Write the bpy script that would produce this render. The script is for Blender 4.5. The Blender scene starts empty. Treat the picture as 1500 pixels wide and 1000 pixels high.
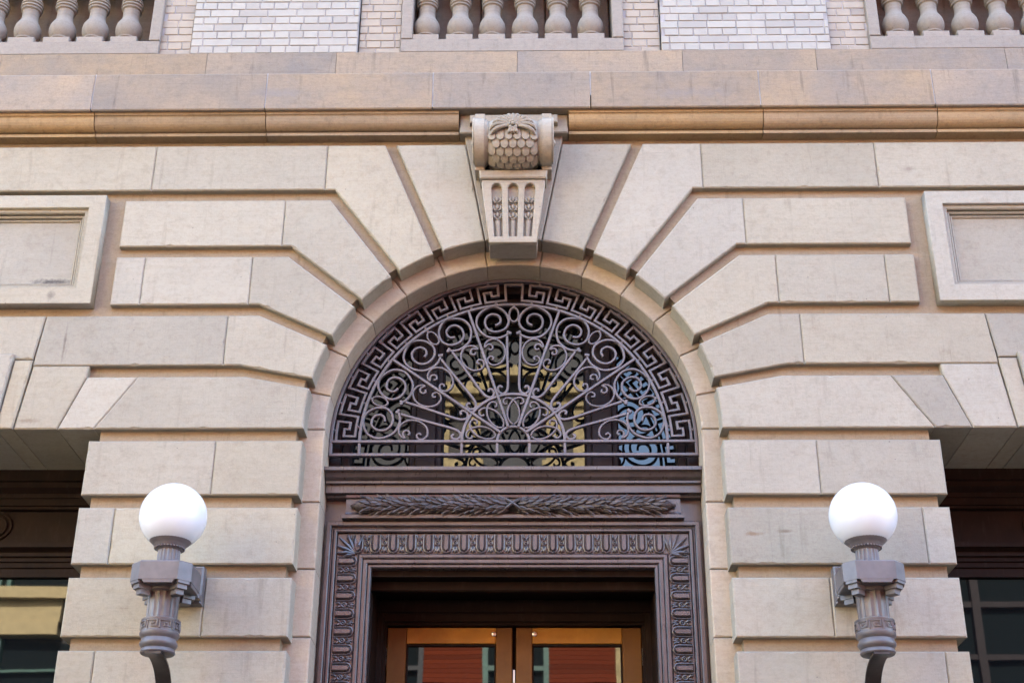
import bpy, bmesh, math, random
from mathutils import Vector, Matrix, noise
R = math.radians
random.seed(7)
sc = bpy.context.scene
col = sc.collection

# ------------------------------------------------------------------ camera, world, sun, exposure
cam = bpy.data.cameras.new('camera'); cam_o = bpy.data.objects.new('camera', cam); col.objects.link(cam_o)
cam.sensor_width = 36.0; cam.lens = 49.99; cam.clip_end = 500; cam.clip_start = 0.1
cam_o.matrix_world = (Matrix.Translation((0.158, -8.0, 1.6)) @ Matrix.Rotation(R(1.1635), 4, 'Z')
                      @ Matrix.Rotation(R(90 + 26.342), 4, 'X') @ Matrix.Rotation(R(0.337), 4, 'Z'))
sc.camera = cam_o
SUN_EL, SUN_AZ = 38.0, 0.0
world = bpy.data.worlds.new('World'); sc.world = world; world.use_nodes = True
wn = world.node_tree.nodes; wl = world.node_tree.links
sky = wn.new('ShaderNodeTexSky'); sky.sky_type = 'NISHITA'; sky.sun_disc = False
sky.sun_elevation = R(SUN_EL); sky.sun_rotation = R(SUN_AZ)
sky.air_density = 1.0; sky.dust_density = 3.0; sky.ozone_density = 1.0
wl.new(sky.outputs[0], wn['Background'].inputs[0]); wn['Background'].inputs[1].default_value = 0.15
sun = bpy.data.lights.new('sun', 'SUN'); sun.energy = 5.0; sun.angle = R(0.53); sun.color = (1.0, 0.95, 0.87)
sun_o = bpy.data.objects.new('sun', sun); col.objects.link(sun_o)
sun_o.rotation_euler = (-R(90 - SUN_EL), 0, R(SUN_AZ))      # light travels towards -y and down
sun_o.location = (0, 20, 40)
vs = sc.view_settings
vs.view_transform = 'Standard'; vs.look = 'None'; vs.gamma = 1.0; vs.exposure = 4.13
sc.cycles.use_denoising = True
sc.cycles.max_bounces = 8; sc.cycles.diffuse_bounces = 5

# ------------------------------------------------------------------ materials
def mat(name):
    m = bpy.data.materials.new(name); m.use_nodes = True
    nt = m.node_tree; b = nt.nodes['Principled BSDF']
    return m, nt, b
class G:
    """small node graph helper"""
    def __init__(s, nt): s.nt = nt
    def n(s, t, **k):
        x = s.nt.nodes.new(t)
        for a, v in k.items(): setattr(x, a, v)
        return x
    def set(s, node, i, v):
        if hasattr(v, 'is_output'): s.nt.links.new(v, node.inputs[i])
        else: node.inputs[i].default_value = v
    def math(s, op, a, b=0.0):
        x = s.n('ShaderNodeMath', operation=op); s.set(x, 0, a); s.set(x, 1, b); return x.outputs[0]
    def mix(s, f, a, b, bt='MIX'):
        x = s.n('ShaderNodeMix', data_type='RGBA', blend_type=bt); s.set(x, 0, f); s.set(x, 6, a); s.set(x, 7, b); return x.outputs[2]
    def noise(s, vec, scale, detail=4, rough=.55):
        x = s.n('ShaderNodeTexNoise'); s.set(x, 'Vector', vec); s.set(x, 'Scale', scale); s.set(x, 'Detail', detail); s.set(x, 'Roughness', rough); return x.outputs[0]
    def ramp(s, f, lo, hi):
        x = s.n('ShaderNodeMapRange'); s.set(x, 0, f); s.set(x, 1, lo); s.set(x, 2, hi); return x.outputs[0]
    def vmul(s, v, xyz):
        x = s.n('ShaderNodeVectorMath', operation='MULTIPLY'); s.set(x, 0, v); s.set(x, 1, xyz); return x.outputs[0]
    def vadd(s, a, b):
        x = s.n('ShaderNodeVectorMath', operation='ADD'); s.set(x, 0, a); s.set(x, 1, b); return x.outputs[0]
    def bump(s, h, strength, dist):
        x = s.n('ShaderNodeBump'); s.set(x, 'Strength', strength); s.set(x, 'Distance', dist); s.set(x, 'Height', h); return x.outputs[0]
def rgb(r, g, b): return (r, g, b, 1)
K = .8
def alb(c): return (c[0]*K, c[1]*K, c[2]*K, 1)

SMUDGES = [(-2.99, 6.025, .17, .03, (.05, .045, .045), .85), (-2.955, 5.885, .035, .05, (.10, .08, .07), .6), (1.42, 4.30, .07, .02, (.22, .13, .07), .8),
           (1.60, 4.315, .06, .015, (.16, .10, .06), .7), (-2.98, 5.03, .10, .02, (.17, .12, .08), .6), (-2.83, 5.55, .012, .16, (.14, .11, .09), .8),
           (2.62, 6.83, .06, .03, (.16, .12, .10), .5), (-1.62, 7.38, .25, .05, (.20, .18, .17), .5), (1.2, 7.36, .35, .06, (.20, .18, .17), .5)]
def stone_mat(name, c1, c2, c3, island=False, stain=.35):
    c1, c2, c3 = alb(c1), alb(c2), alb((c3[0], c3[1], c3[2]*.93))
    m, nt, b = mat(name); g = G(nt)
    tc = g.n('ShaderNodeTexCoord').outputs['Object']
    if island: rnd = g.n('ShaderNodeNewGeometry').outputs['Random Per Island']
    else: rnd = g.n('ShaderNodeObjectInfo').outputs['Random']
    off = g.math('MULTIPLY', rnd, 37.0)
    cx = g.n('ShaderNodeCombineXYZ'); g.set(cx, 0, off); g.set(cx, 1, g.math('MULTIPLY', off, 1.7)); g.set(cx, 2, g.math('MULTIPLY', off, .6))
    v = g.vadd(tc, cx.outputs[0])
    big = g.noise(v, 1.6, 5, .6)
    bed = g.noise(g.vmul(v, (1.2, 4, 14)), 3.0, 6, .65)           # bedding streaks
    comb = g.noise(g.vmul(v, (60, 60, 2.5)), 3.0, 3, .6)           # faint vertical tooling
    fine = g.noise(v, 90, 5, .7)
    mott = g.noise(v, 14, 6, .7)
    c = g.mix(g.ramp(big, .35, .65), c1, c2)
    c = g.mix(g.math('MULTIPLY', g.ramp(bed, .48, .78), .38), c, c3)
    c = g.mix(g.math('MULTIPLY', g.ramp(mott, .52, .74), .42), c, rgb(c3[0]*.75, c3[1]*.72, c3[2]*.72))
    # thin dark bedding veins, confined to patches
    vein = g.noise(g.vmul(v, (2.2, 6, 46)), 3.0, 5, .7)
    patch = g.ramp(g.noise(v, 2.3, 2), .52, .66)
    c = g.mix(g.math('MULTIPLY', g.math('MULTIPLY', g.ramp(vein, .56, .68), patch), .28), c, rgb(c3[0]*.45, c3[1]*.42, c3[2]*.42))
    # dirt runs hanging vertically
    run = g.noise(g.vmul(v, (9, 9, .9)), 2.0, 4, .6)
    c = g.mix(g.math('MULTIPLY', g.ramp(run, .6, .8), stain), c, rgb(c3[0]*.5, c3[1]*.47, c3[2]*.47))
    c = g.mix(g.math('MULTIPLY', g.ramp(g.noise(g.vmul(v, (1, 1, 1.6)), 38, 4, .75), .46, .70), .30), c, rgb(c3[0]*.78, c3[1]*.74, c3[2]*.74))
    c = g.mix(g.math('MULTIPLY', g.ramp(g.noise(g.vmul(v, (1, 1, 2.2)), 17, 5, .7), .55, .72), .35), c, rgb(c1[0]*1.12, c1[1]*1.12, c1[2]*1.12))
    # fine salt and pepper grain
    c = g.mix(1.0, c, g.ramp(g.noise(v, 210, 2, .8), .2, .8), 'OVERLAY') if False else g.mix(g.math('MULTIPLY', g.ramp(g.noise(v, 150, 3, .8), .52, .72), .22), c, rgb(c3[0]*.55, c3[1]*.52, c3[2]*.5))
    # upward facing ledges painted dark to cut bounce and deepen shade on undersides
    sx = g.n('ShaderNodeSeparateXYZ'); g.set(sx, 0, g.n('ShaderNodeNewGeometry').outputs['Normal'])
    c = g.mix(g.math('MULTIPLY', g.ramp(sx.outputs[2], .55, .9), .8), c, rgb(.05, .042, .034))
    # dark pits
    vo = g.n('ShaderNodeTexVoronoi'); g.set(vo, 'Vector', v); g.set(vo, 'Scale', 7.0)
    pit = g.math('LESS_THAN', vo.outputs['Distance'], .03)
    c = g.mix(g.math('MULTIPLY', pit, .6), c, rgb(.10, .08, .07))
    for (sx_, sz_, wx_, wz_, col_, amt) in SMUDGES:
        d = g.n('ShaderNodeVectorMath', operation='SUBTRACT'); g.set(d, 0, tc); g.set(d, 1, (sx_, 0, sz_))
        ln = g.n('ShaderNodeVectorMath', operation='LENGTH'); g.set(ln, 0, g.vmul(d.outputs[0], (1/wx_, .01, 1/wz_)))
        f = g.ramp(g.math('ADD', ln.outputs['Value'], g.math('MULTIPLY', g.noise(tc, 26, 4, .7), 1.6)), 1.75, .95)
        c = g.mix(g.math('MULTIPLY', f, amt), c, rgb(*col_))
    tint = g.math('MULTIPLY_ADD', rnd, .22); tint.node.inputs[2].default_value = .87
    c = g.mix(1.0, c, tint, 'MULTIPLY')
    hs = g.n('ShaderNodeHueSaturation'); g.set(hs, 'Color', c)
    sat = g.math('MULTIPLY_ADD', g.math('FRACT', g.math('MULTIPLY', rnd, 7.31)), .25); sat.node.inputs[2].default_value = .87
    g.set(hs, 'Saturation', sat)
    nt.links.new(hs.outputs[0], b.inputs['Base Color'])
    b.inputs['Roughness'].default_value = .88; b.inputs['Specular IOR Level'].default_value = .25
    h = g.math('ADD', g.math('MULTIPLY', fine, .6), g.math('ADD', g.math('MULTIPLY', comb, .5), g.math('ADD', g.math('MULTIPLY', bed, .5), g.math('MULTIPLY', pit, -1.2))))
    nt.links.new(g.bump(h, .45, .004), b.inputs['Normal'])
    return m
STONE = stone_mat('sandstone', rgb(.430, .383, .293), rgb(.388, .346, .266), rgb(.325, .275, .21), stain=.45)
GROOVE = stone_mat('bounce_tinted_sandstone', rgb(.40, .312, .212), rgb(.365, .288, .20), rgb(.285, .21, .14), stain=.6)  # recessed wall: orange bounce light mixed into the stone colour
STONE_I = stone_mat('sandstone_pieces', rgb(.53, .435, .325), rgb(.48, .40, .30), rgb(.37, .30, .22), island=True)  # arch ring: base colour warmed and lifted to carry bounce light
MOULD = stone_mat('ochre_glow_moulding', rgb(.41, .285, .160), rgb(.34, .245, .145), rgb(.22, .15, .09), stain=.6)  # ochre tint puts the warm bounce glow into the moulding colour
LEDGE = stone_mat('weathered_sandstone', rgb(.385, .285, .185), rgb(.275, .232, .19), rgb(.205, .17, .14), stain=.8)
CARVE = stone_mat('carved_sandstone', rgb(.41, .352, .272), rgb(.37, .322, .252), rgb(.30, .245, .19), stain=.2)
TRIM = stone_mat('pinkish_trim_stone', rgb(.335, .282, .225), rgb(.305, .258, .205), rgb(.245, .20, .165), island=True, stain=.3)
BACK = stone_mat('brown_panel_stone', rgb(.25, .19, .145), rgb(.21, .165, .13), rgb(.14, .105, .08), stain=.8)  # brown stone of the panels behind the balusters

def brick_mat(name, c1, c2, c3, rough=.45):
    c1, c2, c3 = alb(c1), alb(c2), alb(c3)
    m, nt, b = mat(name); g = G(nt)
    tc = g.n('ShaderNodeTexCoord').outputs['Object']
    rnd = g.n('ShaderNodeNewGeometry').outputs['Random Per Island']
    c = g.mix(rnd, c1, c2)
    c = g.mix(g.math('MULTIPLY', g.ramp(g.noise(tc, 11, 5, .65), .48, .75), .5), c, c3)
    r2 = g.math('FRACT', g.math('MULTIPLY', rnd, 13.7))
    c = g.mix(g.math('MULTIPLY', g.math('GREATER_THAN', r2, .86), .5), c, c3)
    nt.links.new(c, b.inputs['Base Color']); b.inputs['Roughness'].default_value = rough; b.inputs['Specular IOR Level'].default_value = .05 if rough > .7 else .4
    nt.links.new(g.bump(g.noise(tc, 40, 4, .6), .25, .003), b.inputs['Normal'])
    return m
BRICK = brick_mat('white_glazed_brick', rgb(.41, .362, .285), rgb(.375, .33, .262), rgb(.30, .255, .20))
BRICK_B = brick_mat('cream_brick', rgb(.40, .315, .215), rgb(.36, .29, .205), rgb(.26, .195, .135))
REDBRICK = brick_mat('red_brick', rgb(.16, .030, .010), rgb(.12, .022, .008), rgb(.075, .015, .006), .8)

def paint_mat(name, c, rough=.5, var=.3, dust=(.2, .18, .18), dustamt=.18, bump=.15, spec=.5):
    c = alb(c)[:3]; dust = alb(dust)[:3]
    m, nt, b = mat(name); g = G(nt)
    tc = g.n('ShaderNodeTexCoord').outputs['Object']
    n1 = g.noise(tc, 7, 5, .6); n2 = g.noise(g.vmul(tc, (1, 1, .25)), 30, 4, .6)
    cc = g.mix(g.ramp(n1, .3, .7), rgb(*[x*(1-var) for x in c]), rgb(*[x*(1+var) for x in c]))
    cc = g.mix(g.math('MULTIPLY', g.ramp(n2, .55, .8), dustamt), cc, rgb(*dust))
    nt.links.new(cc, b.inputs['Base Color']); b.inputs['Specular IOR Level'].default_value = spec
    nt.links.new(g.math('MULTIPLY_ADD', n2, .25), b.inputs['Roughness']); b.inputs['Roughness'].links[0].from_node.inputs[2].default_value = rough-.12
    nt.links.new(g.bump(n2, bump, .002), b.inputs['Normal'])
    return m
WOOD = paint_mat('plum_brown_paint', (.074, .059, .060), .30, dustamt=.3, spec=.65)
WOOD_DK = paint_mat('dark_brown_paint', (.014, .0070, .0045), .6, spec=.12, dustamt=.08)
WOOD_BK = paint_mat('blackish_brown_paint', (.020, .013, .014), .5, spec=.2, dustamt=.05)
BRONZE = paint_mat('dark_weathered_bronze_paint', (.062, .047, .043), .5, var=.45, dust=(.16, .14, .14), dustamt=.3)
IRON = paint_mat('grey_violet_iron_paint', (.128, .105, .112), .34, var=.3, spec=.6)
LAMPM = paint_mat('grey_painted_cast_iron', (.128, .112, .112), .42, var=.3)
STRAP = paint_mat('dark_bronze_strap', (.032, .027, .026), .35)
DOORM = paint_mat('golden_brown_varnished_wood', (.40, .185, .026), .4, spec=.2, var=.18, dust=(.16, .07, .012), dustamt=.25, bump=.05)
STILEM = paint_mat('dark_brown_varnished_wood', (.15, .068, .018), .45, spec=.15, var=.15, dust=(.06, .03, .008), dustamt=.25, bump=.05)  # stiles take a darker brown than the rails
STEEL, _nt, _b = mat('brushed_steel'); _b.inputs['Base Color'].default_value = rgb(.72, .71, .68); _b.inputs['Metallic'].default_value = .8; _b.inputs['Roughness'].default_value = .35
STRIPM, _nt, _b = mat('white_gap_strip'); _b.inputs['Base Color'].default_value = rgb(.8, .8, .78)
MORTAR = paint_mat('pale_mortar', (.33, .30, .28), .9, dustamt=.1)
MORTAR_D = paint_mat('grey_mortar', (.30, .26, .24), .9, dustamt=.1)
SEAL = paint_mat('white_joint_sealant', (.45, .44, .43), .8, dustamt=.1)
def glass_mat(name, c, ior, rough=.015, wob=.02):
    m, nt, b = mat(name); g = G(nt)
    b.inputs['Base Color'].default_value = c; b.inputs['Roughness'].default_value = rough; b.inputs['IOR'].default_value = ior
    tc = g.n('ShaderNodeTexCoord').outputs['Object']
    nt.links.new(g.bump(g.noise(tc, 1.3, 2), wob, .02), b.inputs['Normal'])
    return m
GLASS = glass_mat('dark_window_glass', rgb(.004, .005, .006), 1.47)
DARKPANE, _nt, _b = mat('distant_dark_glass'); _b.inputs['Base Color'].default_value = rgb(.008, .011, .012); _b.inputs['Roughness'].default_value = 1; _b.inputs['Specular IOR Level'].default_value = 0
def globe_mat():
    m, nt, b = mat('white_opal_glass')
    b.inputs['Base Color'].default_value = rgb(.56, .56, .555); b.inputs['Roughness'].default_value = .12
    b.inputs['Subsurface Weight'].default_value = 1.0; b.inputs['Subsurface Radius'].default_value = (.5, .5, .5); b.inputs['Subsurface Scale'].default_value = 1.0
    b.inputs['Emission Color'].default_value = rgb(1, .98, .96); b.inputs['Emission Strength'].default_value = .0
    return m
GLOBE = globe_mat()
ASPHALT = paint_mat('asphalt', (.022, .02, .018), .9)
CONC = paint_mat('pavement_concrete', (.034, .027, .02), .9, var=.12)
CREAM = paint_mat('cream_stone', (.42, .33, .17), .85, var=.12, dustamt=.1)
CREAM_D = paint_mat('aged_cream_stone', (.36, .285, .15), .85, var=.45, dustamt=.1, spec=.1)
GREENP = paint_mat('green_painted_iron', (.035, .10, .075), .5)
SLATE = paint_mat('slate_roof', (.03, .03, .032), .7)
DARKB = paint_mat('dark_stone', (.045, .038, .034), .8)

# ------------------------------------------------------------------ mesh helpers
class MB:
    def __init__(s): s.v = []; s.f = []; s.smooth = []
    def add(s, vs, fs, smooth=False):
        o = len(s.v); s.v += [tuple(p) for p in vs]
        for f in fs: s.f.append([o + i for i in f]); s.smooth.append(smooth)
    def box(s, x0, x1, y0, y1, z0, z1, c=0):
        if c <= 0:
            s.add([(x0,y0,z0),(x1,y0,z0),(x1,y1,z0),(x0,y1,z0),(x0,y0,z1),(x1,y0,z1),(x1,y1,z1),(x0,y1,z1)],
                  [(0,3,2,1),(4,5,6,7),(0,1,5,4),(1,2,6,5),(2,3,7,6),(3,0,4,7)])
        else: s.prism([(x0,z0),(x1,z0),(x1,z1),(x0,z1)], y0, y1, c)
    def prism(s, poly, y0, y1, c=0.0, jit=0.0, sub=0.0):
        """polygon in (x, z), counter clockwise as seen from -y; front face at y0 with a small chamfer c"""
        area = sum(poly[i][0]*poly[(i+1) % len(poly)][1] - poly[(i+1) % len(poly)][0]*poly[i][1] for i in range(len(poly)))
        if area < 0: poly = poly[::-1]
        poly = [p for i, p in enumerate(poly) if math.hypot(p[0]-poly[i-1][0], p[1]-poly[i-1][1]) > 1e-4]
        P = []
        for i, a in enumerate(poly):
            b = poly[(i+1) % len(poly)]; L = math.hypot(b[0]-a[0], b[1]-a[1])
            k = max(1, int(L/sub)) if sub else 1
            for j in range(k): P.append((a[0]+(b[0]-a[0])*j/k, a[1]+(b[1]-a[1])*j/k, j == 0))
        n = len(P); I = []
        for i in range(n):
            a, b, d = P[i-1], P[i], P[(i+1) % n]
            e1 = Vector((b[0]-a[0], b[1]-a[1])); e2 = Vector((d[0]-b[0], d[1]-b[1]))
            if e1.length < 1e-9: e1 = e2
            if e2.length < 1e-9: e2 = e1
            e1.normalize(); e2.normalize()
            n1 = Vector((-e1.y, e1.x)); n2 = Vector((-e2.y, e2.x)); m = n1 + n2
            m = m / max(.25, m.length_squared) * 2 if m.length > 1e-6 else n1
            r = abs(noise.noise(Vector((b[0]*31, b[1]*31, y0*7)))) * jit * 2.2 + abs(random.gauss(0, jit*.5)) + (random.uniform(.003, .011) if random.random() < .035 else 0) if jit else 0
            I.append((b[0]+m.x*(c+r), b[1]+m.y*(c+r), r))
        if c > 0:
            vs = [(p[0], y1, p[1]) for p in P] + [(p[0], y0+c+I[i][2]*.6, p[1]) for i, p in enumerate(P)] + [(q[0], y0, q[1]) for q in I]
            fs = [[i, (i+1) % n, n+(i+1) % n, n+i] for i in range(n)] + [[n+i, n+(i+1) % n, 2*n+(i+1) % n, 2*n+i] for i in range(n)]
            fs += [[2*n+i for i in range(n)], [i for i in range(n)][::-1]]
            fs = [f for f in fs]
        else:
            vs = [(p[0], y1, p[1]) for p in P] + [(p[0], y0, p[1]) for p in P]
            fs = [[i, (i+1) % n, n+(i+1) % n, n+i] for i in range(n)] + [[n+i for i in range(n)], [i for i in range(n)][::-1]]
        s.add(vs, fs)
    def extr_x(s, prof, x0, x1, mx0=0.0, mx1=0.0):
        """profile of (y, z) run along x; mx mitres the ends by mx * (distance of the point from the rearmost y)"""
        yr = max(p[0] for p in prof); n = len(prof)
        vs = [(x0 + mx0*(yr-y), y, z) for y, z in prof] + [(x1 - mx1*(yr-y), y, z) for y, z in prof]
        fs = [[i, (i+1) % n, n+(i+1) % n, n+i] for i in range(n)] + [list(range(n))[::-1], list(range(n, 2*n))]
        s.add(vs, fs)
    def lathe(s, prof, cx, cy, seg=24, rfun=None):
        n = len(prof); vs = []; fs = []
        for r, z in prof:
            for k in range(seg):
                a = 2*math.pi*k/seg; rr = r * (rfun(a, z) if rfun else 1)
                vs.append((cx+rr*math.cos(a), cy+rr*math.sin(a), z))
        for i in range(n-1):
            for k in range(seg):
                k2 = (k+1) % seg; fs.append([i*seg+k, i*seg+k2, (i+1)*seg+k2, (i+1)*seg+k])
        fs.append(list(range(seg))[::-1]); fs.append([(n-1)*seg+k for k in range(seg)])
        s.add(vs, fs, True)
    def ribbon(s, path, w, y0, y1, closed=False, c=.003):
        """flat bar following a polyline in (x, z), width w, from y0 (front) to y1"""
        n = len(path); L = []; Rr = []
        for i in range(n):
            a = path[i-1] if (i > 0 or closed) else None
            d = path[(i+1) % n] if (i < n-1 or closed) else None
            b = path[i]
            e1 = Vector((b[0]-a[0], b[1]-a[1])).normalized() if a else None
            e2 = Vector((d[0]-b[0], d[1]-b[1])).normalized() if d else None
            if e1 is None: e1 = e2
            if e2 is None: e2 = e1
            n1 = Vector((-e1.y, e1.x)); n2 = Vector((-e2.y, e2.x)); m = n1+n2
            m = m / max(.5, m.length_squared) * 2 if m.length > 1e-6 else n1
            L.append((b[0]+m.x*w/2, b[1]+m.y*w/2, m)); Rr.append((b[0]-m.x*w/2, b[1]-m.y*w/2, m))
        vs = []
        for i in range(n):
            l, r = L[i], Rr[i]; m = l[2]
            vs += [(l[0], y1, l[1]), (l[0], y0+c, l[1]), (l[0]-m.x*c, y0, l[1]-m.y*c), (r[0]+m.x*c, y0, r[1]+m.y*c), (r[0], y0+c, r[1]), (r[0], y1, r[1])]
        fs = []
        for i in range(n if closed else n-1):
            j = (i+1) % n
            for k in range(6):
                k2 = (k+1) % 6; fs.append([i*6+k, i*6+k2, j*6+k2, j*6+k])
        if not closed: fs += [[0,1,2,3,4,5][::-1], [(n-1)*6+k for k in range(6)]]
        s.add(vs, fs)
    def tube(s, path, r, seg=8):
        n = len(path); vs = []; fs = []; up0 = Vector((.13, 1, .21)).normalized()
        for i in range(n):
            p = Vector(path[i]); t = (Vector(path[min(i+1, n-1)]) - Vector(path[max(i-1, 0)])).normalized()
            u = (up0 - t*up0.dot(t)).normalized(); w = t.cross(u)
            rr = r[i] if isinstance(r, (list, tuple)) else r
            for k in range(seg):
                a = 2*math.pi*k/seg; q = p + (u*math.cos(a) + w*math.sin(a))*rr; vs.append(q[:])
        for i in range(n-1):
            for k in range(seg):
                k2 = (k+1) % seg; fs.append([i*seg+k, i*seg+k2, (i+1)*seg+k2, (i+1)*seg+k])
        fs += [list(range(seg))[::-1], [(n-1)*seg+k for k in range(seg)]]
        s.add(vs, fs, True)
    def ball(s, c, r, seg=12, rings=8, sc3=(1,1,1), rot=None):
        vs = []; fs = []
        for i in range(rings+1):
            t = math.pi*i/rings
            for k in range(seg):
                a = 2*math.pi*k/seg
                q = Vector((r*math.sin(t)*math.cos(a)*sc3[0], r*math.sin(t)*math.sin(a)*sc3[1], r*math.cos(t)*sc3[2]))
                if rot: q = rot @ q
                vs.append((c[0]+q.x, c[1]+q.y, c[2]+q.z))
        for i in range(rings):
            for k in range(seg):
                k2 = (k+1) % seg; fs.append([i*seg+k, (i+1)*seg+k, (i+1)*seg+k2, i*seg+k2])
        s.add(vs, fs, True)
    def map(s, fn, start=0):
        s.v[start:] = [tuple(fn(Vector(p))) for p in s.v[start:]]
    def build(s, name, m, parent=None):
        me = bpy.data.meshes.new(name); me.from_pydata(s.v, [], s.f); me.update()
        bm = bmesh.new(); bm.from_mesh(me); bmesh.ops.remove_doubles(bm, verts=bm.verts, dist=1e-6)
        bmesh.ops.recalc_face_normals(bm, faces=bm.faces); bm.to_mesh(me); bm.free()
        if any(s.smooth):
            if len(me.polygons) == len(s.smooth):
                me.polygons.foreach_set('use_smooth', s.smooth)
            else: me.polygons.foreach_set('use_smooth', [True]*len(me.polygons))
            me.set_sharp_from_angle(angle=R(38))
        me.materials.append(m)
        o = bpy.data.objects.new(name, me); col.objects.link(o)
        if parent: o.parent = parent
        return o
def empty(name, loc=(0, 0, 0), parent=None):
    o = bpy.data.objects.new(name, None); o.location = loc; col.objects.link(o); o.empty_display_size = .2
    if parent: o.parent = parent
    return o
def tag(o, label=None, cat=None, group=None, kind=None):
    if label: o['label'] = label
    if cat: o['category'] = cat
    if group: o['group'] = group
    if kind: o['kind'] = kind
    return o
def catmull(pts, k=6):
    out = []
    for i in range(len(pts)-1):
        p0 = pts[max(i-1, 0)]; p1 = pts[i]; p2 = pts[i+1]; p3 = pts[min(i+2, len(pts)-1)]
        for j in range(k):
            t = j/k
            out.append(tuple(.5*((2*p1[d]) + (-p0[d]+p2[d])*t + (2*p0[d]-5*p1[d]+4*p2[d]-p3[d])*t*t + (-p0[d]+3*p1[d]-3*p2[d]+p3[d])*t**3) for d in range(len(p1))))
    out.append(tuple(pts[-1])); return out
def plate(name, outlines, y0, y1, m, parent=None, bev=0.0):
    """flat plate with holes: the outlines are (x, z) loops"""
    cu = bpy.data.curves.new(name, 'CURVE'); cu.dimensions = '2D'; cu.fill_mode = 'BOTH'; cu.extrude = (y1-y0)/2 - bev; cu.bevel_depth = bev; cu.bevel_resolution = 1
    for lp in outlines:
        sp = cu.splines.new('POLY'); sp.points.add(len(lp)-1); sp.use_cyclic_u = True
        for i, p in enumerate(lp): sp.points[i].co = (p[0], p[1], 0, 1)
    co = bpy.data.objects.new(name, cu); col.objects.link(co)
    dg = bpy.context.evaluated_depsgraph_get()
    me = bpy.data.meshes.new_from_object(co.evaluated_get(dg))
    bpy.data.objects.remove(co); bpy.data.curves.remove(cu)
    yc = (y0+y1)/2
    for v in me.vertices: v.co = Vector((v.co.x, yc - v.co.z, v.co.y))
    me.name = name; me.materials.clear(); me.materials.append(m)
    o = bpy.data.objects.new(name, me); col.objects.link(o)
    if parent: o.parent = parent
    return o

# ------------------------------------------------------------------ ground, street
def sheet(name, x0, x1, y0, y1, z, m):
    b = MB(); b.add([(x0,y0,z),(x1,y0,z),(x1,y1,z),(x0,y1,z)], [(0,1,2,3)]); o = b.build(name, m); tag(o, kind='structure'); return o
sheet('ground', -200, 200, -200, 200, -.16, ASPHALT)
sheet('road', -150, 150, -18, -4.5, -.15, ASPHALT)
b = MB(); b.box(-150, 150, -4.5, .04, -.158, -.0, 0); tag(b.build('pavement', CONC), kind='structure')
b = MB(); b.box(-150, 150, -22.0, -18, -.158, 0, 0); tag(b.build('pavement', CONC), kind='structure')

# ------------------------------------------------------------------ the building
ZC, RA, RC, RI = 5.03, 1.277, 1.325, 1.17
def zn(n): return 3.687 + .4292*n
GR = .08                                    # groove height
bld = empty('stone_building', (0, 0, 0))
tag(bld, 'beige sandstone building with a deep arched doorway, carved keystone and balustraded windows above', 'building')
arc = lambda r, a0, a1, n: [(r*math.cos(R(a0+(a1-a0)*i/n)), ZC+r*math.sin(R(a0+(a1-a0)*i/n))) for i in range(n+1)]

# wall body behind the facing blocks
b = MB()
poly = [(-9, 7.62), (-9, 5.0), (-7.0, 5.0), (-7.0, 5.0-.002), (-4.915, 5.0), (-2.535, 5.0), (-2.535, -.05), (-RC, -.05)] + arc(RC, 180, 0, 48) + [(RC, -.05), (2.535, -.05), (2.535, 5.0), (9, 5.0), (9, 7.62)]
b.prism(poly, .05, .74)
for s in (-1, 1):
    x0, x1 = sorted((s*4.965, s*9)); b.box(x0, x1, .052, .76, -.04, 5.02)
b.box(-9, 9, 1.62, 11, -.05, 11.5)
b.box(-9, -8.6, .64, 1.6, -.05, 7.6); b.box(8.6, 9, .64, 1.6, -.05, 7.6)
b.box(-9, 9, .63, 1.61, 7.0, 7.6)
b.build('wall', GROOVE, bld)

# facing blocks -------------------------------------------------------------
def stone(poly, y1=.10, y0=0.0, name='stone_block', m=STONE, c=.006):
    dy = random.uniform(-.0015, .0015)
    q = MB(); q.prism(poly, y0+dy, y1, c, jit=.0022, sub=.03); return q.build(name, m, bld)
def hjoint(xs, z0, z1, y1, first=None, last=None, gap=.002):
    for i in range(len(xs)-1):
        stone([(xs[i]+gap, z0), (xs[i+1]-gap, z0), (xs[i+1]-gap, z1), (xs[i]+gap, z1)], y1)
PIER_J = {2: (1.805, 1.838), 1: (2.368, 2.423), 0: (1.78, 1.84), -1: (2.371, 2.447), -2: (1.79, 1.84), -3: (2.37, 2.43), -4: (1.79, 1.83), -5: (2.37, 2.42), -6: (1.8, 1.83), -7: (2.37, 2.42), -8: (1.8, 1.84)}
for n in range(-8, 3):
    z0, z1 = zn(n), zn(n+1)-GR
    jl, jr = PIER_J[n]
    for s, j in ((-1, jl), (1, jr)):
        for a, c, d in ((RA, j, .16), (j, 2.585, .74)):
            a2, c2 = a + (.0013 if a != RA else 0), c - (.0013 if c != 2.585 else 0)
            stone([(s*a2, z0), (s*c2, z0), (s*c2, z1), (s*a2, z1)], d)
# plinth below
JA = {4: 11.2, 5: 25.27, 6: 39.35, 7: 53.5, 8: 67.6}
GH = .035
def on_arc(th, off, r=RA):
    """point where the line parallel to the ray th, moved by off across it, meets the arc"""
    d = Vector((math.cos(R(th)), math.sin(R(th)))); nrm = Vector((-d.y, d.x))
    t = math.sqrt(r*r - off*off); p = d*t + nrm*off; return (p.x, ZC+p.y), math.degrees(math.atan2(p.y, p.x))
def ray_at_z(th, off, z):
    d = Vector((math.cos(R(th)), math.sin(R(th)))); nrm = Vector((-d.y, d.x))
    t = (z-ZC - nrm.y*off)/d.y; p = d*t + nrm*off; return (p.x, z)
def arcpts(a0, a1): 
    n = max(2, int(abs(a1-a0)/1.5)); return arc(RA, a0, a1, n)
VJ = {3: None, 4: 1.812, 5: 1.691, 6: 1.51, 7: 1.255}
OUT = {5: 2.58, 6: 2.575}
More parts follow.
